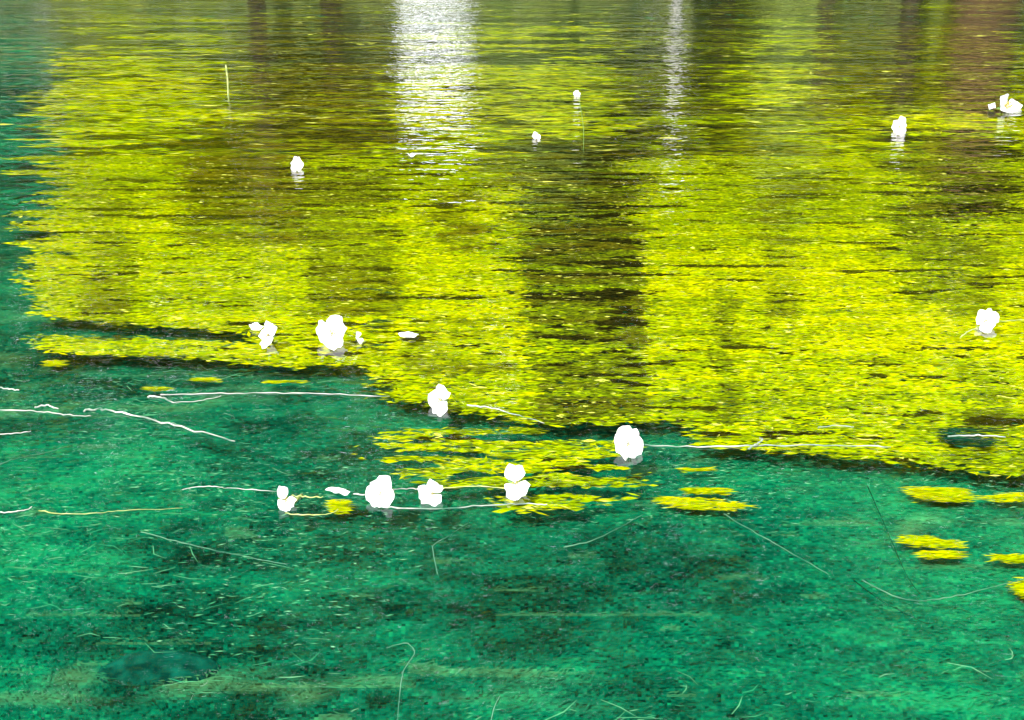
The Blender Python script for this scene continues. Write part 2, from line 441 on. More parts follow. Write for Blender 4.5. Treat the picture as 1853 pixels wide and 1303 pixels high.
# thin pale scratches: old stems lying in the weed
x, y = scatter(9000, 0.9, 3.2, 0.5)
k = fbm(x * 1.5 + 15, y * 2.6 + 1, 231, 3) + 0.2 * rng.random(len(x)) > 0.70
x, y = x[k], y[k]; m = len(x)
parts.append(blades(np.stack([x, y, -0.050 + 0.006 * rng.random(m)], 1), 0.035 * (0.3 + 1.4 * rng.random(m) ** 2), 0.0013 * (0.6 + 0.8 * rng.random(m)), rng.normal(0, 0.45, m), rng.normal(0, 0.03, m),
                    np.array([0.012, 0.11, 0.05]) + np.array([0.07, 0.08, 0.045]) * rng.random((m, 1)) ** 2, rng.normal(0, 0.1, m)))
for n, y0, y1, L, W, z0, z1 in ((260000, 0.9, 3.6, 0.012, 0.0020, -0.0580, -0.0570), (90000, 3.2, 13, 0.15, 0.05, -0.075, -0.058)):
    x, y = scatter(n, y0, y1, 0.52)
    k = ~(in_poly(x, y - 0.6, SUNLIT_POLYS[0]) & in_poly(x + 0.2, y, SUNLIT_POLYS[0]) & in_poly(x - 0.2, y, SUNLIT_POLYS[0]) & (y < 4.6))   # blades hidden under the upper weed are left out
    x, y = x[k], y[k]
    m = len(x)
    c = shaded_cols(x, y, 0.30)
    P = np.stack([x, y, z0 + (z1 - z0) * rng.random(m)], 1)
    ang = 2.2 * (fbm(x * 1.5, y * 1.5, 101, 2) - 0.5)
    parts.append(blades(P, L * (0.5 + rng.random(m)), W * (0.6 + 0.8 * rng.random(m)), ang + rng.normal(0, 0.6, m), rng.normal(0, 0.02, m), c, rng.normal(0, 0.05, m), True))
v, f, c = join(parts)
tag(link('shaded_weed', np_mesh('shaded_weed', v, f, c), mat=M_WEED),
    'emerald tangle of submerged weed across the near water, shade painted into its colour', 'waterweed', kind='stuff')

# ------------------------------------------------------------------ the far bank, seen only as a reflection
KINDS = {  # light, middle and deep leaf colours
    'lime': np.array([[0.36, 0.37, 0.002], [0.27, 0.33, 0.003], [0.13, 0.18, 0.005]]),
    'olive': np.array([[0.10, 0.12, 0.008], [0.06, 0.07, 0.008], [0.04, 0.035, 0.006]]),
    'dark': np.array([[0.03, 0.055, 0.012], [0.015, 0.03, 0.008], [0.01, 0.012, 0.005]]),
    'pale': np.array([[0.34, 0.42, 0.12], [0.24, 0.33, 0.08], [0.08, 0.12, 0.03]]),
    'blue': np.array([[0.05, 0.10, 0.06], [0.03, 0.07, 0.045], [0.02, 0.04, 0.03]])}

def leaf_quads(P, size, col):
    n = len(P)
    a = rng.normal(0, 1, (n, 3)); a /= np.linalg.norm(a, axis=1)[:, None]
    b = np.cross(a, rng.normal(0, 1, (n, 3))); b /= np.linalg.norm(b, axis=1)[:, None]
    s = (size * (0.6 + 0.8 * rng.random(n)))[:, None]
    V = np.stack([P - a * s, P - b * s * 0.55, P + a * s, P + b * s * 0.55], 1).reshape(-1, 3)
    F = (np.arange(n) * 4)[:, None] + np.array([[0, 1, 2, 3]])
    return V, F, col

def crown_mesh(name, cx, cy, cz, rx, ry, rz, n, kind, size):
    nc = max(10, n // 150)
    u = rng.normal(0, 1, (nc, 3)); u /= np.linalg.norm(u, axis=1)[:, None]
    r = rng.random(nc)[:, None] ** 0.4
    cc = u * r * np.array([rx, ry, rz]) + np.array([cx, cy, cz])
    ci = rng.integers(0, nc, n)
    P = cc[ci] + rng.normal(0, 0.2, (n, 3)) * np.array([rx, ry, rz]).clip(0.5, 2.0)
    K = KINDS[kind]
    shade = rng.random(nc)
    t = np.clip(shade[ci] * 2 + rng.normal(0, 0.4, n), 0, 1.999)
    i = t.astype(int); f = (t - i)[:, None]
    col = K[i] * (1 - f) + K[i + 1] * f
    P[:, 2] = np.maximum(P[:, 2], 0.45)
    v, fa, co = leaf_quads(P, size, col)
    return np_mesh(name, v, fa, co)

def tube_mesh(name, pts, radii, seg=8, flat=1.0):
    pts = [Vector(p) for p in pts]; n = len(pts)
    V, F = [], []
    for i, p in enumerate(pts):
        d = (pts[min(i + 1, n - 1)] - pts[max(i - 1, 0)]).normalized()
        up = Vector((0, 0, 1)) if abs(d.z) < 0.9 else Vector((1, 0, 0))
        s = d.cross(up).normalized(); t = s.cross(d).normalized()
        r = radii[i] if hasattr(radii, '__len__') else radii
        for k in range(seg):
            a = 2 * math.pi * k / seg
            V.append(p + s * math.cos(a) * r + t * math.sin(a) * r * flat)
    for i in range(n - 1):
        for k in range(seg):
            F.append((i * seg + k, i * seg + (k + 1) % seg, (i + 1) * seg + (k + 1) % seg, (i + 1) * seg + k))
    F.append(tuple(range(seg - 1, -1, -1))); F.append(tuple((n - 1) * seg + k for k in range(seg)))
    me = bpy.data.meshes.new(name); me.from_pydata([tuple(v) for v in V], [], F)
    for p in me.polygons: p.use_smooth = True
    me.update()
    return me

def smooth_path(pts, sub=6):
    pts = [Vector(p) for p in pts]; out = []
    n = len(pts)
    for i in range(n - 1):
        p0, p1, p2, p3 = pts[max(i - 1, 0)], pts[i], pts[i + 1], pts[min(i + 2, n - 1)]
        for k in range(sub):
            t = k / sub
            out.append(0.5 * ((2 * p1) + (p2 - p0) * t + (2 * p0 - 5 * p1 + 4 * p2 - p3) * t * t + (3 * p1 - p0 - 3 * p2 + p3) * t ** 3))
    out.append(pts[-1])
    return out

TREES = [  # the stretch of water that mirrors it: x0, x1, y0, y1; distance; kind; leaves; bark; label
    (120, 440, 40, 560, 33, 'lime', 9000, M_BARK, 'tall lime-yellow tree of the far bank, mirrored along the left of the pond'),
    (440, 700, -40, 330, 31, 'olive', 6000, M_BARK, 'dull olive tree of the far bank, mirrored left of the white sky gap'),
    (480, 900, 175, 640, 34, 'lime', 13000, M_BARK, 'yellow tree arching over the sky gap, mirrored beneath it'),
    (860, 1110, -40, 250, 30, 'pale', 6000, M_BARK, 'pale green tree of the far bank, mirrored right of the white sky gap'),
    (740, 850, 150, 225, 29, 'dark', 2600, M_BARK, 'little dark leaning tree whose crown is mirrored just under the sky gap'),
    (930, 1170, 180, 740, 31, 'dark', 8000, M_BARK, 'tall dark tree of the far bank, mirrored as the dark column in the middle'),
    (1150, 1420, 120, 700, 33, 'lime', 9000, M_BARK, 'lime-yellow tree mirrored right of the dark column'),
    (1235, 1355, -30, 110, 29, 'dark', 2500, M_BARK, 'low dark green bush of the far bank, mirrored beside the white trunk'),
    (1350, 1500, -40, 220, 30.5, 'pale', 4000, M_BARK, 'pale green young tree mirrored between dark bush and brown trunk'),
    (1440, 1700, 60, 620, 34, 'lime', 8000, M_BARK, 'yellow-green tree mirrored in the right part of the pond'),
    (1640, 1840, 150, 420, 31, 'dark', 5000, M_BROWNBARK, 'dark crowned tree with a thick brown trunk, mirrored at the right'),
    (1800, 2100, 0, 700, 33, 'lime', 9000, M_BARK, 'lime-yellow tree mirrored at the right edge of the pond'),
    (1665, 1735, -40, 260, 29.5, 'lime', 3000, M_BARK, 'slender lime tree mirrored left of the thick brown trunk'),
    (-260, 110, -40, 240, 30, 'blue', 1900, M_BARK, 'bluish grey-green tree mirrored in the upper left corner'),
]
for x0, x1, y0, y1, D, kind, n, bark, label in TREES:
    a, b = mir(x0, y0, D), mir(x1, y1, D)
    cx = (a.x + b.x) / 2; rx = abs(b.x - a.x) / 2; z0, z1 = max(a.z, 0.6), b.z
    cz, rz = (z0 + z1) / 2, (z1 - z0) / 2
    lean = 2.6 if 'leaning' in label else 0.0
    t = tag(empty('tree', (cx, D, 0.5)), label, 'tree', 'trees on the far bank')
    cr_ = link('crown', crown_mesh('crown', 0, 0, cz - 0.5, rx * 0.92, min(rx, 1.8), rz, n, kind, 0.17), t, M_LEAF)
    link('trunk', tube_mesh('trunk', [(0.15 - lean, 0, -0.4), (-lean, 0, 0.3), (0.08 - lean * 0.1, 0.1, cz - 0.5), (0, 0.1, cz + rz * 0.7)], [0.30, 0.2, 0.13, 0.04], 10), t, bark)

def bare_trunk(x, y0, y1, D, wpx, bark, label):
    a, b = mir(x, y0, D), mir(x, y1, D)
    r = wpx / FPX * D / 2
    t = tag(empty('tree', (a.x, D, 0.5)), label, 'tree', 'trees on the far bank')
    link('trunk', tube_mesh('trunk', [(0.02, 0, -0.4), (0, 0, b.z * 0.3), (0.1, 0, b.z * 0.7), (0.0, 0, b.z)], [r * 1.15, r, r * 0.9, r * 0.5], 10), t, bark)
    for s in (-1, 1):
        link('limb', tube_mesh('limb', [(0.06, 0, b.z * 0.7), (s * 0.5, 0.1, b.z * 0.88), (s * 0.8, 0.2, b.z * 1.05)], [r * 0.5, r * 0.35, r * 0.15], 6), t, bark)
bare_trunk(462, -20, 175, 28.6, 26, M_BARK, 'slim dark trunk mirrored at the top, left of the sky gap')
bare_trunk(1225, -20, 215, 28.4, 15, M_WHITEBARK, 'white birch trunk mirrored at the top, right of centre')
bare_trunk(1785, -20, 165, 28.4, 105, M_BROWNBARK, 'thick brown trunk mirrored in the upper right corner')
bare_trunk(1650, -20, 165, 28.8, 30, M_BARK, 'dark trunk mirrored left of the thick brown one')
bare_trunk(1495, -20, 110, 28.8, 26, M_BARK, 'short dark trunk mirrored at the top, right of the pale young tree')

# the wood behind them, one mass, open where the sky shows through
n = 140000
D = 38 + 10 * rng.random(n)
X = (rng.random(n) * 2 - 1) * 34; Z = 0.6 + rng.random(n) ** 1.25 * (36 + 5 * fbm(X * 0.2 + 50, X * 0 + 3, 5))
g0, g1 = mir(730, 0, 38), mir(840, 0, 38)
gz = mir(790, 62, 38).z
gx, gh = X / D * 38, (Z + 0.9) / D * 38
gap = (gx > g0.x - 0.15 + 0.7 * (vnoise(gh * 1.6, gh * 0 + 4, 201) - 0.5)) & (gx < g1.x + 0.15 + 0.8 * (vnoise(gh * 1.9, gh * 0 + 9, 203) - 0.5)) & ((Z + 0.9) / D * 38 - 0.9 < gz)
gap |= (X / D * 38 < mir(85, 0, 38).x) & ((Z + 0.9) / D * 38 - 0.9 < mir(50, 190, 38).z) & (rng.random(n) < 0.40)
gap |= ((Z + 0.9) / D * 38 - 0.9 < mir(900, 70, 38).z) & (rng.random(n) < 0.25)
keep = ~gap
X, D, Z = X[keep], D[keep], Z[keep]; n = len(X)
t = np.clip(fbm(X * 0.5 + 70, Z * 0.25 + 20, 15, 3) * 5 - 1.4 + rng.normal(0, 0.4, n), 0, 1.999)
t = np.clip(t + 1.3 * (Z < 2.6 + 2.6 * vnoise(X * 0.7, X * 0 + 2, 221)), 0, 1.999)      # understory shade painted dark into the low leaves
i = t.astype(int); fr = (t - i)[:, None]
KK = np.array([[0.24, 0.27, 0.003], [0.15, 0.20, 0.005], [0.035, 0.05, 0.008]])
c = KK[i] * (1 - fr) + KK[i + 1] * fr
v, f, c = leaf_quads(np.stack([X, D, Z], 1), 0.34, c)
tag(link('far_wood', np_mesh('far_wood', v, f, c), mat=M_LEAF), 'dense yellow-green wood behind the far bank, seen only as a reflection', 'wood', kind='stuff')

# ------------------------------------------------------------------ flowers
def petal_mesh(R, U, N, ang, half, ln, sx, sy, cup, seed):
    """one broad crinkled petal, in the frame right R, up U, axis N (radius units sx, sy metres)"""
    rr = random.Random(seed)
    nu, nv = 9, 8
    ph = [rr.random() * 6.28 for _ in range(4)]
    V, F = [], []
    for j in range(nv + 1):
        t = j / nv
        for i in range(nu + 1):
            s = i / nu * 2 - 1
            w = 1.12 * half * math.sin(math.pi * min(1, 0.16 + 0.5 * t ** 0.8)) ** 0.8
            edge = 1.06 * ln * (1 - 0.06 * s * s - 0.13 * s ** 4 + 0.07 * math.sin(4.2 * s + ph[0]) + 0.055 * math.sin(9 * s + ph[1]) + rr.uniform(-0.09, 0.05))
            r = 0.05 + (edge - 0.05) * t
            a = ang + s * w
            z = cup * r * r + 0.07 * t * math.sin(6 * s + ph[2]) * t + 0.05 * math.sin(9 * t + 4 * s + ph[3]) * t + 0.03 * abs(s)
            sc_ = (sx + sy) / 2
            V.append(tuple(R * (math.cos(a) * r * sx) + U * (math.sin(a) * r * sy) + N * (z * sc_)))
    for j in range(nv):
        for i in range(nu):
            k = j * (nu + 1) + i
            F.append((k, k + 1, k + nu + 2, k + nu + 1))
    me = bpy.data.meshes.new('petal'); me.from_pydata(V, [], F)
    for p in me.polygons: p.use_smooth = True
    me.update()
    return me

def stamen_mesh(R, U, N, s, n=9):
    V, F = [], []
    for k in range(n):
        a = k * 2.399; r = 0.03 + 0.13 * math.sqrt(k / n)
        b = (R * math.cos(a) + U * math.sin(a)) * r * s
        tip = b * 1.5 + N * (0.30 + 0.06 * (k % 3)) * s
        for j, (q, w) in enumerate(((b, 0.018), (b * 0.3 + tip * 0.7, 0.02), (tip * 0.92 + b * 0.08, 0.045), (tip, 0.02))):
            for m in range(5):
                an = 6.283 * m / 5
                V.append(tuple(q + (R * math.cos(an) + U * math.sin(an)) * w * s))
        o = k * 20
        for j in range(3):
            for m in range(5):
                F.append((o + j * 5 + m, o + j * 5 + (m + 1) % 5, o + j * 5 + 5 + (m + 1) % 5, o + j * 5 + 5 + m))
        F.append(tuple(o + 15 + m for m in range(5)))
    me = bpy.data.meshes.new('stamens'); me.from_pydata(V, [], F); me.update()
    return me

def sepal_mesh(R, U, N, ang, sx, sy):
    V, F = [], []
    for j in range(5):
        t = j / 4; w = 0.13 * math.sin(math.pi * min(0.98, 0.2 + 0.75 * t)); r = 0.05 + 0.62 * t
        for s in (-1, 0, 1):
            a = ang + s * w / max(r, 0.2)
            V.append(tuple(R * math.cos(a) * r * sx + U * math.sin(a) * r * sy + N * ((-0.10 - 0.12 * t + (0.03 if s else 0)) * (sx + sy) / 2)))
    for j in range(4):
        for s in range(2):
            k = j * 3 + s
            F.append((k, k + 1, k + 4, k + 3))
    me = bpy.data.meshes.new('sepal'); me.from_pydata(V, [], F); me.update()
    return me

def flower(x, y, w, h, az, el, petals, label, half=1.0, cup=0.25, stamens=True, seed=0, group='white flowers on the water'):
    """x, y: middle of the bloom in the photograph; w, h: its size there; az, el: where it faces; petals: (angle, length)"""
    base = at(x, y + h * 0.20)
    k = ppm(x, y + h * 0.20)
    hm, wm = h / k, w / k
    N = Vector((math.sin(az) * math.cos(el), -math.cos(az) * math.cos(el), math.sin(el)))
    R = Vector((0, 0, 1)).cross(N).normalized(); U = N.cross(R).normalized()
    view = (Vector((0, 0, CAM_H)) - base).normalized()
    fore_u = max(0.5, math.sqrt(max(0.0, 1 - (U.dot(view)) ** 2))); fore_r = max(0.5, math.sqrt(max(0, 1 - R.dot(view) ** 2)))
    sx, sy = wm / 2 / fore_r, hm / 2 / fore_u
    root = tag(empty('white_flower', base), label, 'flower', group)
    head = Vector((0, 0, hm * 0.19)) + Vector((0, 0.2, 0)) * 0
    for q, (ang, ln) in enumerate(petals):
        p = link('petal', petal_mesh(R, U, N, math.radians(ang), half, ln, sx, sy, cup, seed * 7 + q), root, M_PETAL)
        p.location = head + N * 0.0012 * q
    for q in range(3):
        s = link('sepal', sepal_mesh(R, U, N, math.radians(petals[0][0] + 60 + 120 * q), sx, sy), root, M_SEPAL); s.location = head
    if stamens:
        s = link('stamens', stamen_mesh(R, U, N, (sx + sy) / 2), root, M_STAMEN); s.location = head
    hb = head - N * 0.14 * sy
    link('stem', tube_mesh('stem', smooth_path([tuple(hb), tuple(hb * 0.6 - N * 0.3 * sy + Vector((0, 0.004, 0))), (0.002, 0.03, -0.018), (0.01, 0.09, -0.03)], 4), 0.0028, 6), root, M_STALK)
    return root

R_ = math.radians
flower(1817, 193, 44, 36, 0.9, R_(35), [(100, 1), (215, 1), (335, 1.05)], 'large white flower near the top right corner, a small petal pointing left', seed=1)
flower(1627, 230, 27, 33, -0.3, R_(35), [(62, 1), (180, 0.95), (300, 1)], 'white flower notched on its right side, second from the top right corner', half=0.95, seed=2)
flower(538, 300, 23, 27, 0.1, R_(40), [(90, 1), (200, 0.95), (340, 0.95)], 'lone small white flower left of centre, high on the yellow weed', seed=3)
flower(970, 247, 14, 15, 0.3, R_(35), [(100, 1), (190, 1), (330, 1)], 'tiny white flower right of the bright sky reflection', seed=4)
flower(1043, 170, 12, 11, 0.3, R_(35), [(80, 1), (200, 1), (320, 1)], 'tiniest white flower, furthest out beneath the pale green reflection', seed=5)
flower(487, 606, 30, 46, -0.5, R_(30), [(66, 1.05), (175, 0.8), (292, 1.0)], 'crescent shaped white flower at the end of the dark strip of open water', half=1.0, seed=6)
flower(601, 603, 54, 60, 0.25, R_(38), [(55, 1.0), (170, 1.0), (275, 1.0), (345, 0.75)], 'big ragged white flower with dark gaps on its right edge', half=1.0, seed=7)
flower(649, 611, 14, 24, 0.8, R_(20), [(90, 1), (180, 0.8), (280, 0.9)], 'narrow white bud close beside the big ragged flower', stamens=False, seed=8)
flower(1783, 580, 38, 42, -0.35, R_(38), [(40, 1.05), (150, 0.95), (290, 1.05)], 'white flower at the right edge over yellow weed with stalk trailing to lower left', half=1.05, seed=9)
flower(796, 723, 40, 54, -0.2, R_(32), [(70, 1), (180, 0.95), (295, 1.05)], 'kidney shaped white flower on the corner between yellow weed and dark water', half=0.95, seed=10)
flower(1135, 801, 50, 62, 0.15, R_(36), [(85, 1), (200, 1), (325, 1)], 'full round white flower at the left end of the long pale floating stalk', half=1.15, seed=11)
flower(932, 873, 50, 66, 0.1, R_(40), [(90, 1.0), (245, 0.95), (305, 0.95)], 'white flower split into upper and lower lobes with yellow showing between them', half=1.0, seed=12)
flower(516, 903, 34, 48, 0.5, R_(30), [(100, 1), (225, 0.95), (320, 0.9)], 'tall narrow white flower, leftmost of the nearest row', half=0.9, seed=13)
flower(690, 891, 50, 60, -0.1, R_(38), [(80, 1), (200, 1), (320, 1)], 'large round white flower in the nearest row with ragged lower edge', half=1.15, seed=14)
flower(781, 892, 48, 46, 0.2, R_(35), [(62, 0.95), (178, 1.05), (285, 1.0)], 'three cornered white flower in the nearest row, right of the large round one', half=0.95, seed=15)

# ------------------------------------------------------------------ loose petals, stalks, leaves
def sheet(name, pts_px, z, mat, label, cat, group, thick=0.0015, curl=0.004, seed=0):
    """a thin floating leaf or petal, outlined on the water"""
    P = [at(a, b, z) for a, b in pts_px]
    c = sum(P, Vector()) / len(P)
    rr = random.Random(seed); V, F = [], []
    ring = []
    n = len(P)
    for i in range(n):                                   # finer, uneven rim
        a, b = P[i], P[(i + 1) % n]
        for k in range(3):
            q = a.lerp(b, k / 3)
            ring.append(c + (q - c) * (1 + rr.uniform(-0.07, 0.07)))
    m = len(ring)
    V.append((0, 0, 0.001))
    for f_ in (0.55, 1.0):
        for q in ring:
            d = q - c
            V.append((d.x * f_, d.y * f_, (curl * rr.uniform(0.0, 1) if f_ == 1 else 0.001)))
    for i in range(m):
        j = (i + 1) % m
        F.append((0, 1 + i, 1 + j)); F.append((1 + i, 1 + m + i, 1 + m + j, 1 + j))
    o = len(V)
    V += [(x_, y_, z_ - thick) for x_, y_, z_ in V[1 + m:1 + 2 * m]]
    for i in range(m):
        j = (i + 1) % m
        F.append((1 + m + i, o + i, o + j, 1 + m + j))
    F.append(tuple(o + m - 1 - i for i in range(m)))
    me = bpy.data.meshes.new(name); me.from_pydata(V, [], F)
    me.update()
    ob = link(name, me, mat=mat); ob.location = c
    return tag(ob, label, cat, group)

def stalk(name, pts_px, r, z, mat, label, group=None, cat='stalk', lump=0):
    P = [at(p[0], p[1], p[2] if len(p) > 2 else z) for p in pts_px]
    c = P[0].copy()
    path = smooth_path([tuple(p - c) for p in P], 7)
    n = len(path)
    rad = [r * (0.75 + 0.5 * random.random()) * (1 - 0.45 * i / n) for i in range(n)]
    path = [p + Vector((0, random.uniform(-1, 1) * r * 0.5, random.uniform(-1, 1) * r * 0.25)) for p in path]
    rad = [q * 0.36 for q in rad]
    ob = link(name, tube_mesh(name, path, rad, 7), mat=mat); ob.location = c
    return tag(ob, label, cat, group)

G1, G2, G3 = 'stalks floating on the surface', 'stalks under the water', 'yellow weed tufts and painted sun dapples on the dark water'
sheet('loose_petal', [(450, 589), (466, 586), (478, 592), (470, 598), (455, 596)], 0.004, M_PETAL, 'loose white petal just left of the crescent shaped flower', 'petal', 'loose petals', seed=1)
sheet('loose_petal', [(722, 606), (738, 601), (757, 605), (750, 611), (730, 611)], 0.004, M_PETAL, 'flat white petal floating right of the big ragged flower', 'petal', 'loose petals', seed=2)
sheet('loose_petal', [(588, 886), (606, 884), (634, 890), (630, 896), (606, 893)], 0.004, M_PETAL, 'slim white petal floating between the two left flowers of the nearest row', 'petal', 'loose petals', seed=3)
sheet('loose_petal', [(738, 280), (746, 278), (750, 282), (744, 285)], 0.004, M_PETAL, 'speck of white petal below the bright sky reflection', 'petal', 'loose petals', seed=4)
sheet('loose_petal', [(1788, 190), (1800, 187), (1802, 196), (1790, 198)], 0.012, M_PETAL, 'small white petal at the left of the top right flower', 'petal', 'loose petals', seed=5)

stalk('floating_stalk', [(-30, 741), (40, 743), (85, 746), (120, 751), (165, 752)], 0.0042, 0.001, M_BLEACH, 'bleached stalk entering from the left edge above the long slanting one', G1)
stalk('floating_stalk', [(64, 737), (84, 734), (106, 738)], 0.005, 0.004, M_BLEACH, 'short white stalk end lying on top of the bleached stalk by the left edge', G1)
stalk('floating_stalk', [(152, 744), (176, 740), (196, 743), (260, 756), (340, 776), (425, 798)], 0.0062, 0.002, M_BLEACH, 'long bleached stalk slanting down to the right from a thick white end', G1)
stalk('floating_stalk', [(268, 717), (290, 719), (316, 730)], 0.006, 0.002, M_BLEACH, 'stubby white stalk end over the dark water left of the kidney shaped flower', G1)
stalk('floating_stalk', [(290, 714), (400, 712), (500, 711), (600, 713), (705, 717)], 0.0034, 0.001, M_BLEACH, 'thin straight bleached stalk ending at the yellow weed left of the kidney shaped flower', G1)
stalk('floating_stalk', [(310, 729), (360, 725), (400, 717)], 0.003, 0.0, M_BLEACH, 'short grey stalk forking below the thin straight one', G1)
stalk('floating_stalk', [(-10, 701), (14, 704), (34, 707)], 0.0055, 0.002, M_BLEACH, 'white stalk tip at the left edge, highest of those there', G1)
stalk('floating_stalk', [(-20, 786), (20, 785), (56, 780)], 0.0032, 0.0, M_BLEACH, 'thin pale stalk at the left edge below the bleached ones', G1)
stalk('floating_stalk', [(-20, 928), (20, 926), (46, 923), (58, 916)], 0.0028, 0.001, M_BLEACH, 'hooked white stalk tip at the left edge level with the nearest flowers', G1)
stalk('floating_stalk', [(70, 924), (120, 930), (180, 928), (222, 924), (330, 920)], 0.0024, -0.002, M_STALK, 'thin greenish stalk drifting right of the hooked white tip', G1)
stalk('floating_stalk', [(330, 886), (350, 882), (384, 880), (420, 884), (505, 889)], 0.0024, 0.0, M_BLEACH, 'thin broken white stalk reaching the leftmost near flower from the left', G1)
stalk('floating_stalk', [(528, 897), (552, 899), (584, 900)], 0.0042, 0.003, M_STALK, 'short thick stalk running right from the leftmost near flower', G1)
stalk('floating_stalk', [(516, 929), (560, 932), (598, 929), (612, 922)], 0.0028, 0.001, M_STALK, 'yellowish stalk under the leftmost near flower, ending in a yellow tuft', G1)
stalk('floating_stalk', [(640, 894), (668, 895)], 0.004, 0.002, M_BLEACH, 'stub of stalk touching the left of the large round near flower', G1)
stalk('floating_stalk', [(712, 886), (740, 884), (765, 885)], 0.003, 0.002, M_BLEACH, 'pale stalk linking the round and the three cornered near flowers', G1)
stalk('floating_stalk', [(700, 918), (790, 921), (880, 914), (940, 912), (990, 914)], 0.0036, 0.001, M_BLEACH, 'long pale stalk below the near flowers, whitest at its right end', G1)
stalk('floating_stalk', [(800, 884), (860, 880), (915, 884)], 0.0026, 0.001, M_STALK, 'thin stalk between the three cornered and the split flower', G1)
stalk('floating_stalk', [(845, 733), (890, 738), (922, 747), (985, 765)], 0.0036, 0.001, M_BLEACH, 'whitish stalk curving right from behind the kidney shaped flower', G1)
stalk('floating_stalk', [(1150, 803), (1180, 806), (1300, 808), (1420, 806), (1540, 806), (1612, 809)], 0.0042, 0.002, M_BLEACH, 'long pale stalk stretching right from the full round flower along the weed edge', G1)
stalk('floating_stalk', [(1355, 812), (1368, 804), (1380, 796), (1374, 793)], 0.0055, 0.006, M_BLEACH, 'curled white bud on the long pale stalk', G1, 'bud')
stalk('floating_stalk', [(1480, 774), (1510, 770), (1545, 773)], 0.0032, 0.001, M_BLEACH, 'short white stalk above the long pale one on yellow weed', G1)
stalk('floating_stalk', [(1715, 790), (1770, 788), (1820, 791)], 0.0042, 0.003, M_BLEACH, 'bright white stalk over a dark tuft at the right', G1)
stalk('floating_stalk', [(1768, 594), (1752, 600), (1737, 611)], 0.0042, 0.003, M_STALK, 'pale yellow stalk slanting from the right edge flower to lower left', G1)
stalk('floating_stalk', [(1800, 582), (1830, 580), (1870, 579)], 0.003, 0.001, M_STALK, 'pale stalk running from the right edge flower out of the picture', G1)
stalk('sunken_stalk', [(718, 1330, -0.030), (722, 1270, -0.024), (730, 1215, -0.018), (750, 1182, -0.018), (735, 1164, -0.018), (700, 1172, -0.030)], 0.0022, -0.03, M_SUNK, 'wavy pale stalk under water rising from the bottom edge left of centre', G2)
stalk('sunken_stalk', [(884, 1330, -0.030), (893, 1285, -0.024), (905, 1258, -0.030)], 0.002, -0.03, M_SUNK, 'short pale stalk under water at the bottom edge, right of the wavy one', G2)
stalk('sunken_stalk', [(792, 1040, -0.036), (784, 1000, -0.024), (786, 985, -0.024), (815, 968, -0.024), (848, 945, -0.030)], 0.0024, -0.03, M_SUNK, 'bent pale stalk under water below the three cornered flower', G2)
stalk('sunken_stalk', [(1310, 930, -0.012), (1360, 960, -0.018), (1410, 988, -0.024), (1500, 1040, -0.042)], 0.0026, -0.03, M_SUNK, 'pale stalk sloping right under the largest painted sun dapple', G2)
stalk('sunken_stalk', [(1020, 990, -0.042), (1080, 975, -0.030), (1165, 930, -0.024)], 0.0024, -0.03, M_SUNK, 'pale stalk under water below the full round flower', G2)
stalk('sunken_stalk', [(255, 962, -0.036), (330, 982, -0.030), (420, 1002, -0.030), (520, 1022, -0.042)], 0.0026, -0.03, M_SUNK, 'long faint stalk under water below the leftmost flowers', G2)
stalk('sunken_stalk', [(-20, 852, -0.006), (20, 832, -0.006), (70, 822, -0.012), (130, 806, -0.024)], 0.0028, -0.02, M_SUNK, 'pale stalk under water rising from the left edge', G2)
stalk('sunken_stalk', [(405, 748, -0.006), (420, 752, -0.006), (426, 760, -0.012)], 0.0022, -0.02, M_SUNK, 'small curled stalk right of the long slanting one', G2)
stalk('sunken_stalk', [(1560, 1050, -0.030), (1640, 1085, -0.030), (1720, 1080, -0.030), (1800, 1062, -0.030), (1880, 1040, -0.036)], 0.0026, -0.03, M_SUNK, 'pale bowed stalk under water near the right edge', G2)
stalk('sunken_stalk', [(1570, 880, -0.018), (1605, 960, -0.024), (1640, 1040, -0.030), (1665, 1075, -0.036)], 0.0022, -0.03, M_SUNKDARK, 'dark stalk under water crossing the right part of the green weed', G2)
stalk('sunken_stalk', [(1545, 1050, -0.024), (1600, 1090, -0.030), (1680, 1130, -0.036)], 0.0022, -0.03, M_SUNKDARK, 'dark slanting stalk under water below the bowed pale one', G2)

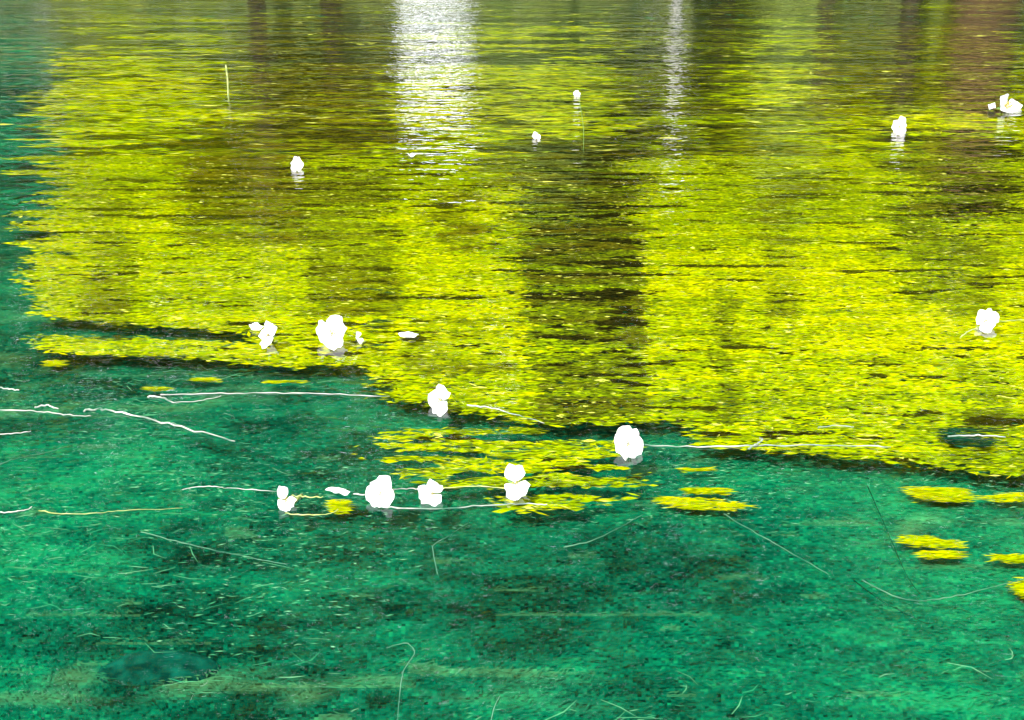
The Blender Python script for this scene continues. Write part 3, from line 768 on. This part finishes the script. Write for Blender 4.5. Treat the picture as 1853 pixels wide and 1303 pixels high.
def tuft(name, pts_px, label, cat, group, seed=0, pal=None, z=-0.040):
    """a small piece of weed; the yellow ones are mostly painted sun dapples"""
    P = [at(a, b, -0.042 if pal is None else -0.006) for a, b in pts_px]
    c0 = sum(P, Vector()) / len(P)
    poly = [(q.x, q.y) for q in P]
    xs, ys = [q[0] for q in poly], [q[1] for q in poly]
    area = (max(xs) - min(xs)) * (max(ys) - min(ys))
    n = int(min(6000, max(300, area * 110000)))
    x = rng.uniform(min(xs), max(xs), n); y = rng.uniform(min(ys), max(ys), n)
    k = in_poly(x + rng.normal(0, 0.008, n), y + rng.normal(0, 0.007, n), poly) & (0.6 * vnoise(x * 9, y * 70, 3 + seed) + 0.4 * vnoise(x * 30, y * 150, seed) > ((0.52 if area > 0.012 else 0.25) if pal is None else 0.50))
    x, y = x[k], y[k]; m = len(x)
    t = np.clip(0.7 + 1.6 * (fbm(x * 20, y * 20, seed, 2) - 0.5) + rng.normal(0, 0.6, m), 0, 2.999); i = t.astype(int); fr = (t - i)[:, None]
    pal = PAL * 0.85 if pal is None else pal
    c = pal[i] * (1 - fr) + pal[i + 1] * fr
    Q = np.stack([x - c0.x, y - c0.y, z - c0.z - 0.004 * rng.random(m)], 1)
    v, f, c = blades(Q, 0.024 * (0.5 + rng.random(m)), 0.0032 * (0.6 + 0.8 * rng.random(m)), rng.normal(0, 0.18, m), rng.normal(0, 0.03, m), c, rng.normal(0, 0.15, m), True)
    ob = link(name, np_mesh(name, v, f, c), mat=M_WEED); ob.location = c0
    return tag(ob, label, cat, group)

tuft('yellow_dapple', [(1185, 903), (1215, 899), (1265, 905), (1320, 910), (1358, 914), (1310, 923), (1250, 920), (1210, 912)], 'longest of the sun dapples painted as yellow weed, below the full round flower on dark water', 'weed tuft', G3, seed=11)  # small patches of sun painted as torn yellow weed
tuft('yellow_dapple', [(1236, 886), (1270, 883), (1322, 887), (1290, 893), (1245, 892)], 'slim painted sun dapple just above the largest one', 'weed tuft', G3, seed=12)
tuft('yellow_dapple', [(1230, 849), (1255, 847), (1292, 850), (1262, 853)], 'thin painted sun dapple alone between weed edge and the longest dapple', 'weed tuft', G3, seed=13)
tuft('yellow_dapple', [(1632, 886), (1680, 882), (1745, 884), (1758, 900), (1735, 908), (1680, 903)], 'broad painted sun dapple lying below the weed edge at the right', 'weed tuft', G3, seed=14)
tuft('yellow_dapple', [(1765, 901), (1800, 897), (1853, 892), (1900, 893), (1900, 908), (1830, 906)], 'painted sun dapple cut by the right edge, next to the broad one', 'weed tuft', G3, seed=15)
tuft('yellow_dapple', [(1628, 974), (1665, 970), (1700, 973), (1735, 985), (1748, 992), (1700, 990), (1660, 984)], 'curved painted sun dapple on green weed near the right edge, upper of a close pair', 'weed tuft', G3, seed=16)
tuft('yellow_dapple', [(1660, 1001), (1700, 997), (1738, 1000), (1728, 1010), (1700, 1008), (1675, 1005)], 'small painted sun dapple right under the curved one', 'weed tuft', G3, seed=17)
tuft('yellow_dapple', [(1788, 1007), (1820, 1004), (1870, 1006), (1870, 1017), (1825, 1014)], 'painted sun dapple with a white tip, cut by the right edge', 'weed tuft', G3, seed=18)
tuft('yellow_dapple', [(1824, 1046), (1860, 1044), (1880, 1060), (1870, 1082), (1845, 1076), (1838, 1060)], 'painted sun dapple in the right edge, lowest of all', 'weed tuft', G3, seed=19)
tuft('yellow_dapple', [(78, 656), (98, 652), (118, 656), (105, 663), (88, 661)], 'small painted sun dapple below the left yellow strip, the brightest there', 'weed tuft', G3, seed=20)
tuft('yellow_dapple', [(348, 686), (370, 684), (398, 689), (372, 690)], 'thin painted sun dapple on dark water above the thin straight stalk', 'weed tuft', G3, seed=22)
tuft('yellow_dapple', [(262, 704), (285, 701), (310, 704), (285, 706)], 'thin painted sun dapple over the stubby white stalk end', 'weed tuft', G3, seed=23)
tuft('yellow_dapple', [(476, 692), (510, 689), (555, 691), (515, 694)], 'slim pale sun dapple painted just above the thin straight stalk', 'weed tuft', G3, seed=24)
tuft('yellow_dapple', [(598, 910), (612, 905), (626, 909), (630, 920), (614, 930), (604, 921)], 'ragged yellow tuft of weed below the slim white petal', 'weed tuft', G3, seed=26)
G4 = 'dark weed tufts under the surface'
tuft('dark_weed_tuft', [(1700, 782), (1740, 772), (1790, 776), (1822, 792), (1815, 800), (1770, 806), (1720, 800)], 'dark green tuft beneath the bright white stalk at the right', 'weed tuft', G4, pal=EPAL * 0.75, z=-0.006, seed=31)
tuft('dark_weed_tuft', [(655, 588), (680, 578), (706, 576), (704, 588), (690, 600), (665, 600)], 'dark green tuft right of the narrow bud beside the ragged flower', 'weed tuft', G4, pal=EPAL * 0.75, z=-0.006, seed=32)
tuft('dark_weed_tuft', [(630, 525), (660, 520), (705, 523), (715, 527), (680, 531)], 'slim dark tuft above the big ragged flower', 'weed tuft', G4, pal=EPAL * 0.75, z=-0.006, seed=33)
tuft('dark_weed_tuft', [(648, 628), (660, 620), (690, 624), (698, 630), (672, 636)], 'small blackish tuft below the narrow bud', 'weed tuft', G4, pal=EPAL * 0.75, z=-0.006, seed=34)
tuft('dark_weed_tuft', [(78, 458), (110, 455), (145, 457), (112, 461)], 'slim black tuft at the left margin of the yellow weed', 'weed tuft', G4, pal=EPAL * 0.75, z=-0.006, seed=35)

p = at(413, 172)
reed = tag(link('reed', tube_mesh('reed', smooth_path([(0, 0, -0.05), (0, 0, 0), (0.003, 0, 0.07), (0.0, 0, 0.14)], 4), [0.004] * 8 + [0.004] * 4 + [0.002], 7), mat=M_STALK),
           'single pale upright reed at the upper left', 'reed'); reed.location = p
p = at(1056, 262)
reed = tag(link('reed', tube_mesh('reed', smooth_path([(0, 0, -0.2), (0, 0, 0), (-0.004, 0, 0.08), (-0.02, 0, 0.17)], 4), [0.0010] * 12 + [0.0007], 7), mat=M_SEPAL),
           'faint thin reed standing under the tiniest flower', 'reed'); reed.location = p

# a mossy stone lying on the bed
nu, nv = 18, 10
V, F = [], []
for j in range(nv + 1):
    th = math.pi * j / nv
    for i in range(nu):
        ph = 2 * math.pi * i / nu
        k = 1 + 0.14 * math.sin(2 * ph + 1.3) + 0.09 * math.sin(3 * ph + j * 0.7) + 0.04 * random.random()
        V.append((0.076 * k * math.sin(th) * math.cos(ph), 0.046 * k * math.sin(th) * math.sin(ph), 0.022 * math.cos(th)))
for j in range(nv):
    for i in range(nu):
        F.append((j * nu + i, (j + 1) * nu + i, (j + 1) * nu + (i + 1) % nu, j * nu + (i + 1) % nu))
me = bpy.data.meshes.new('sunken_stone'); me.from_pydata(V, [], F)
for q in me.polygons: q.use_smooth = True
st = tag(link('sunken_stone', me, mat=M_STONE), 'dark long stone under the water near the lower left corner', 'stone')
st.location = at(288, 1218, -0.070)
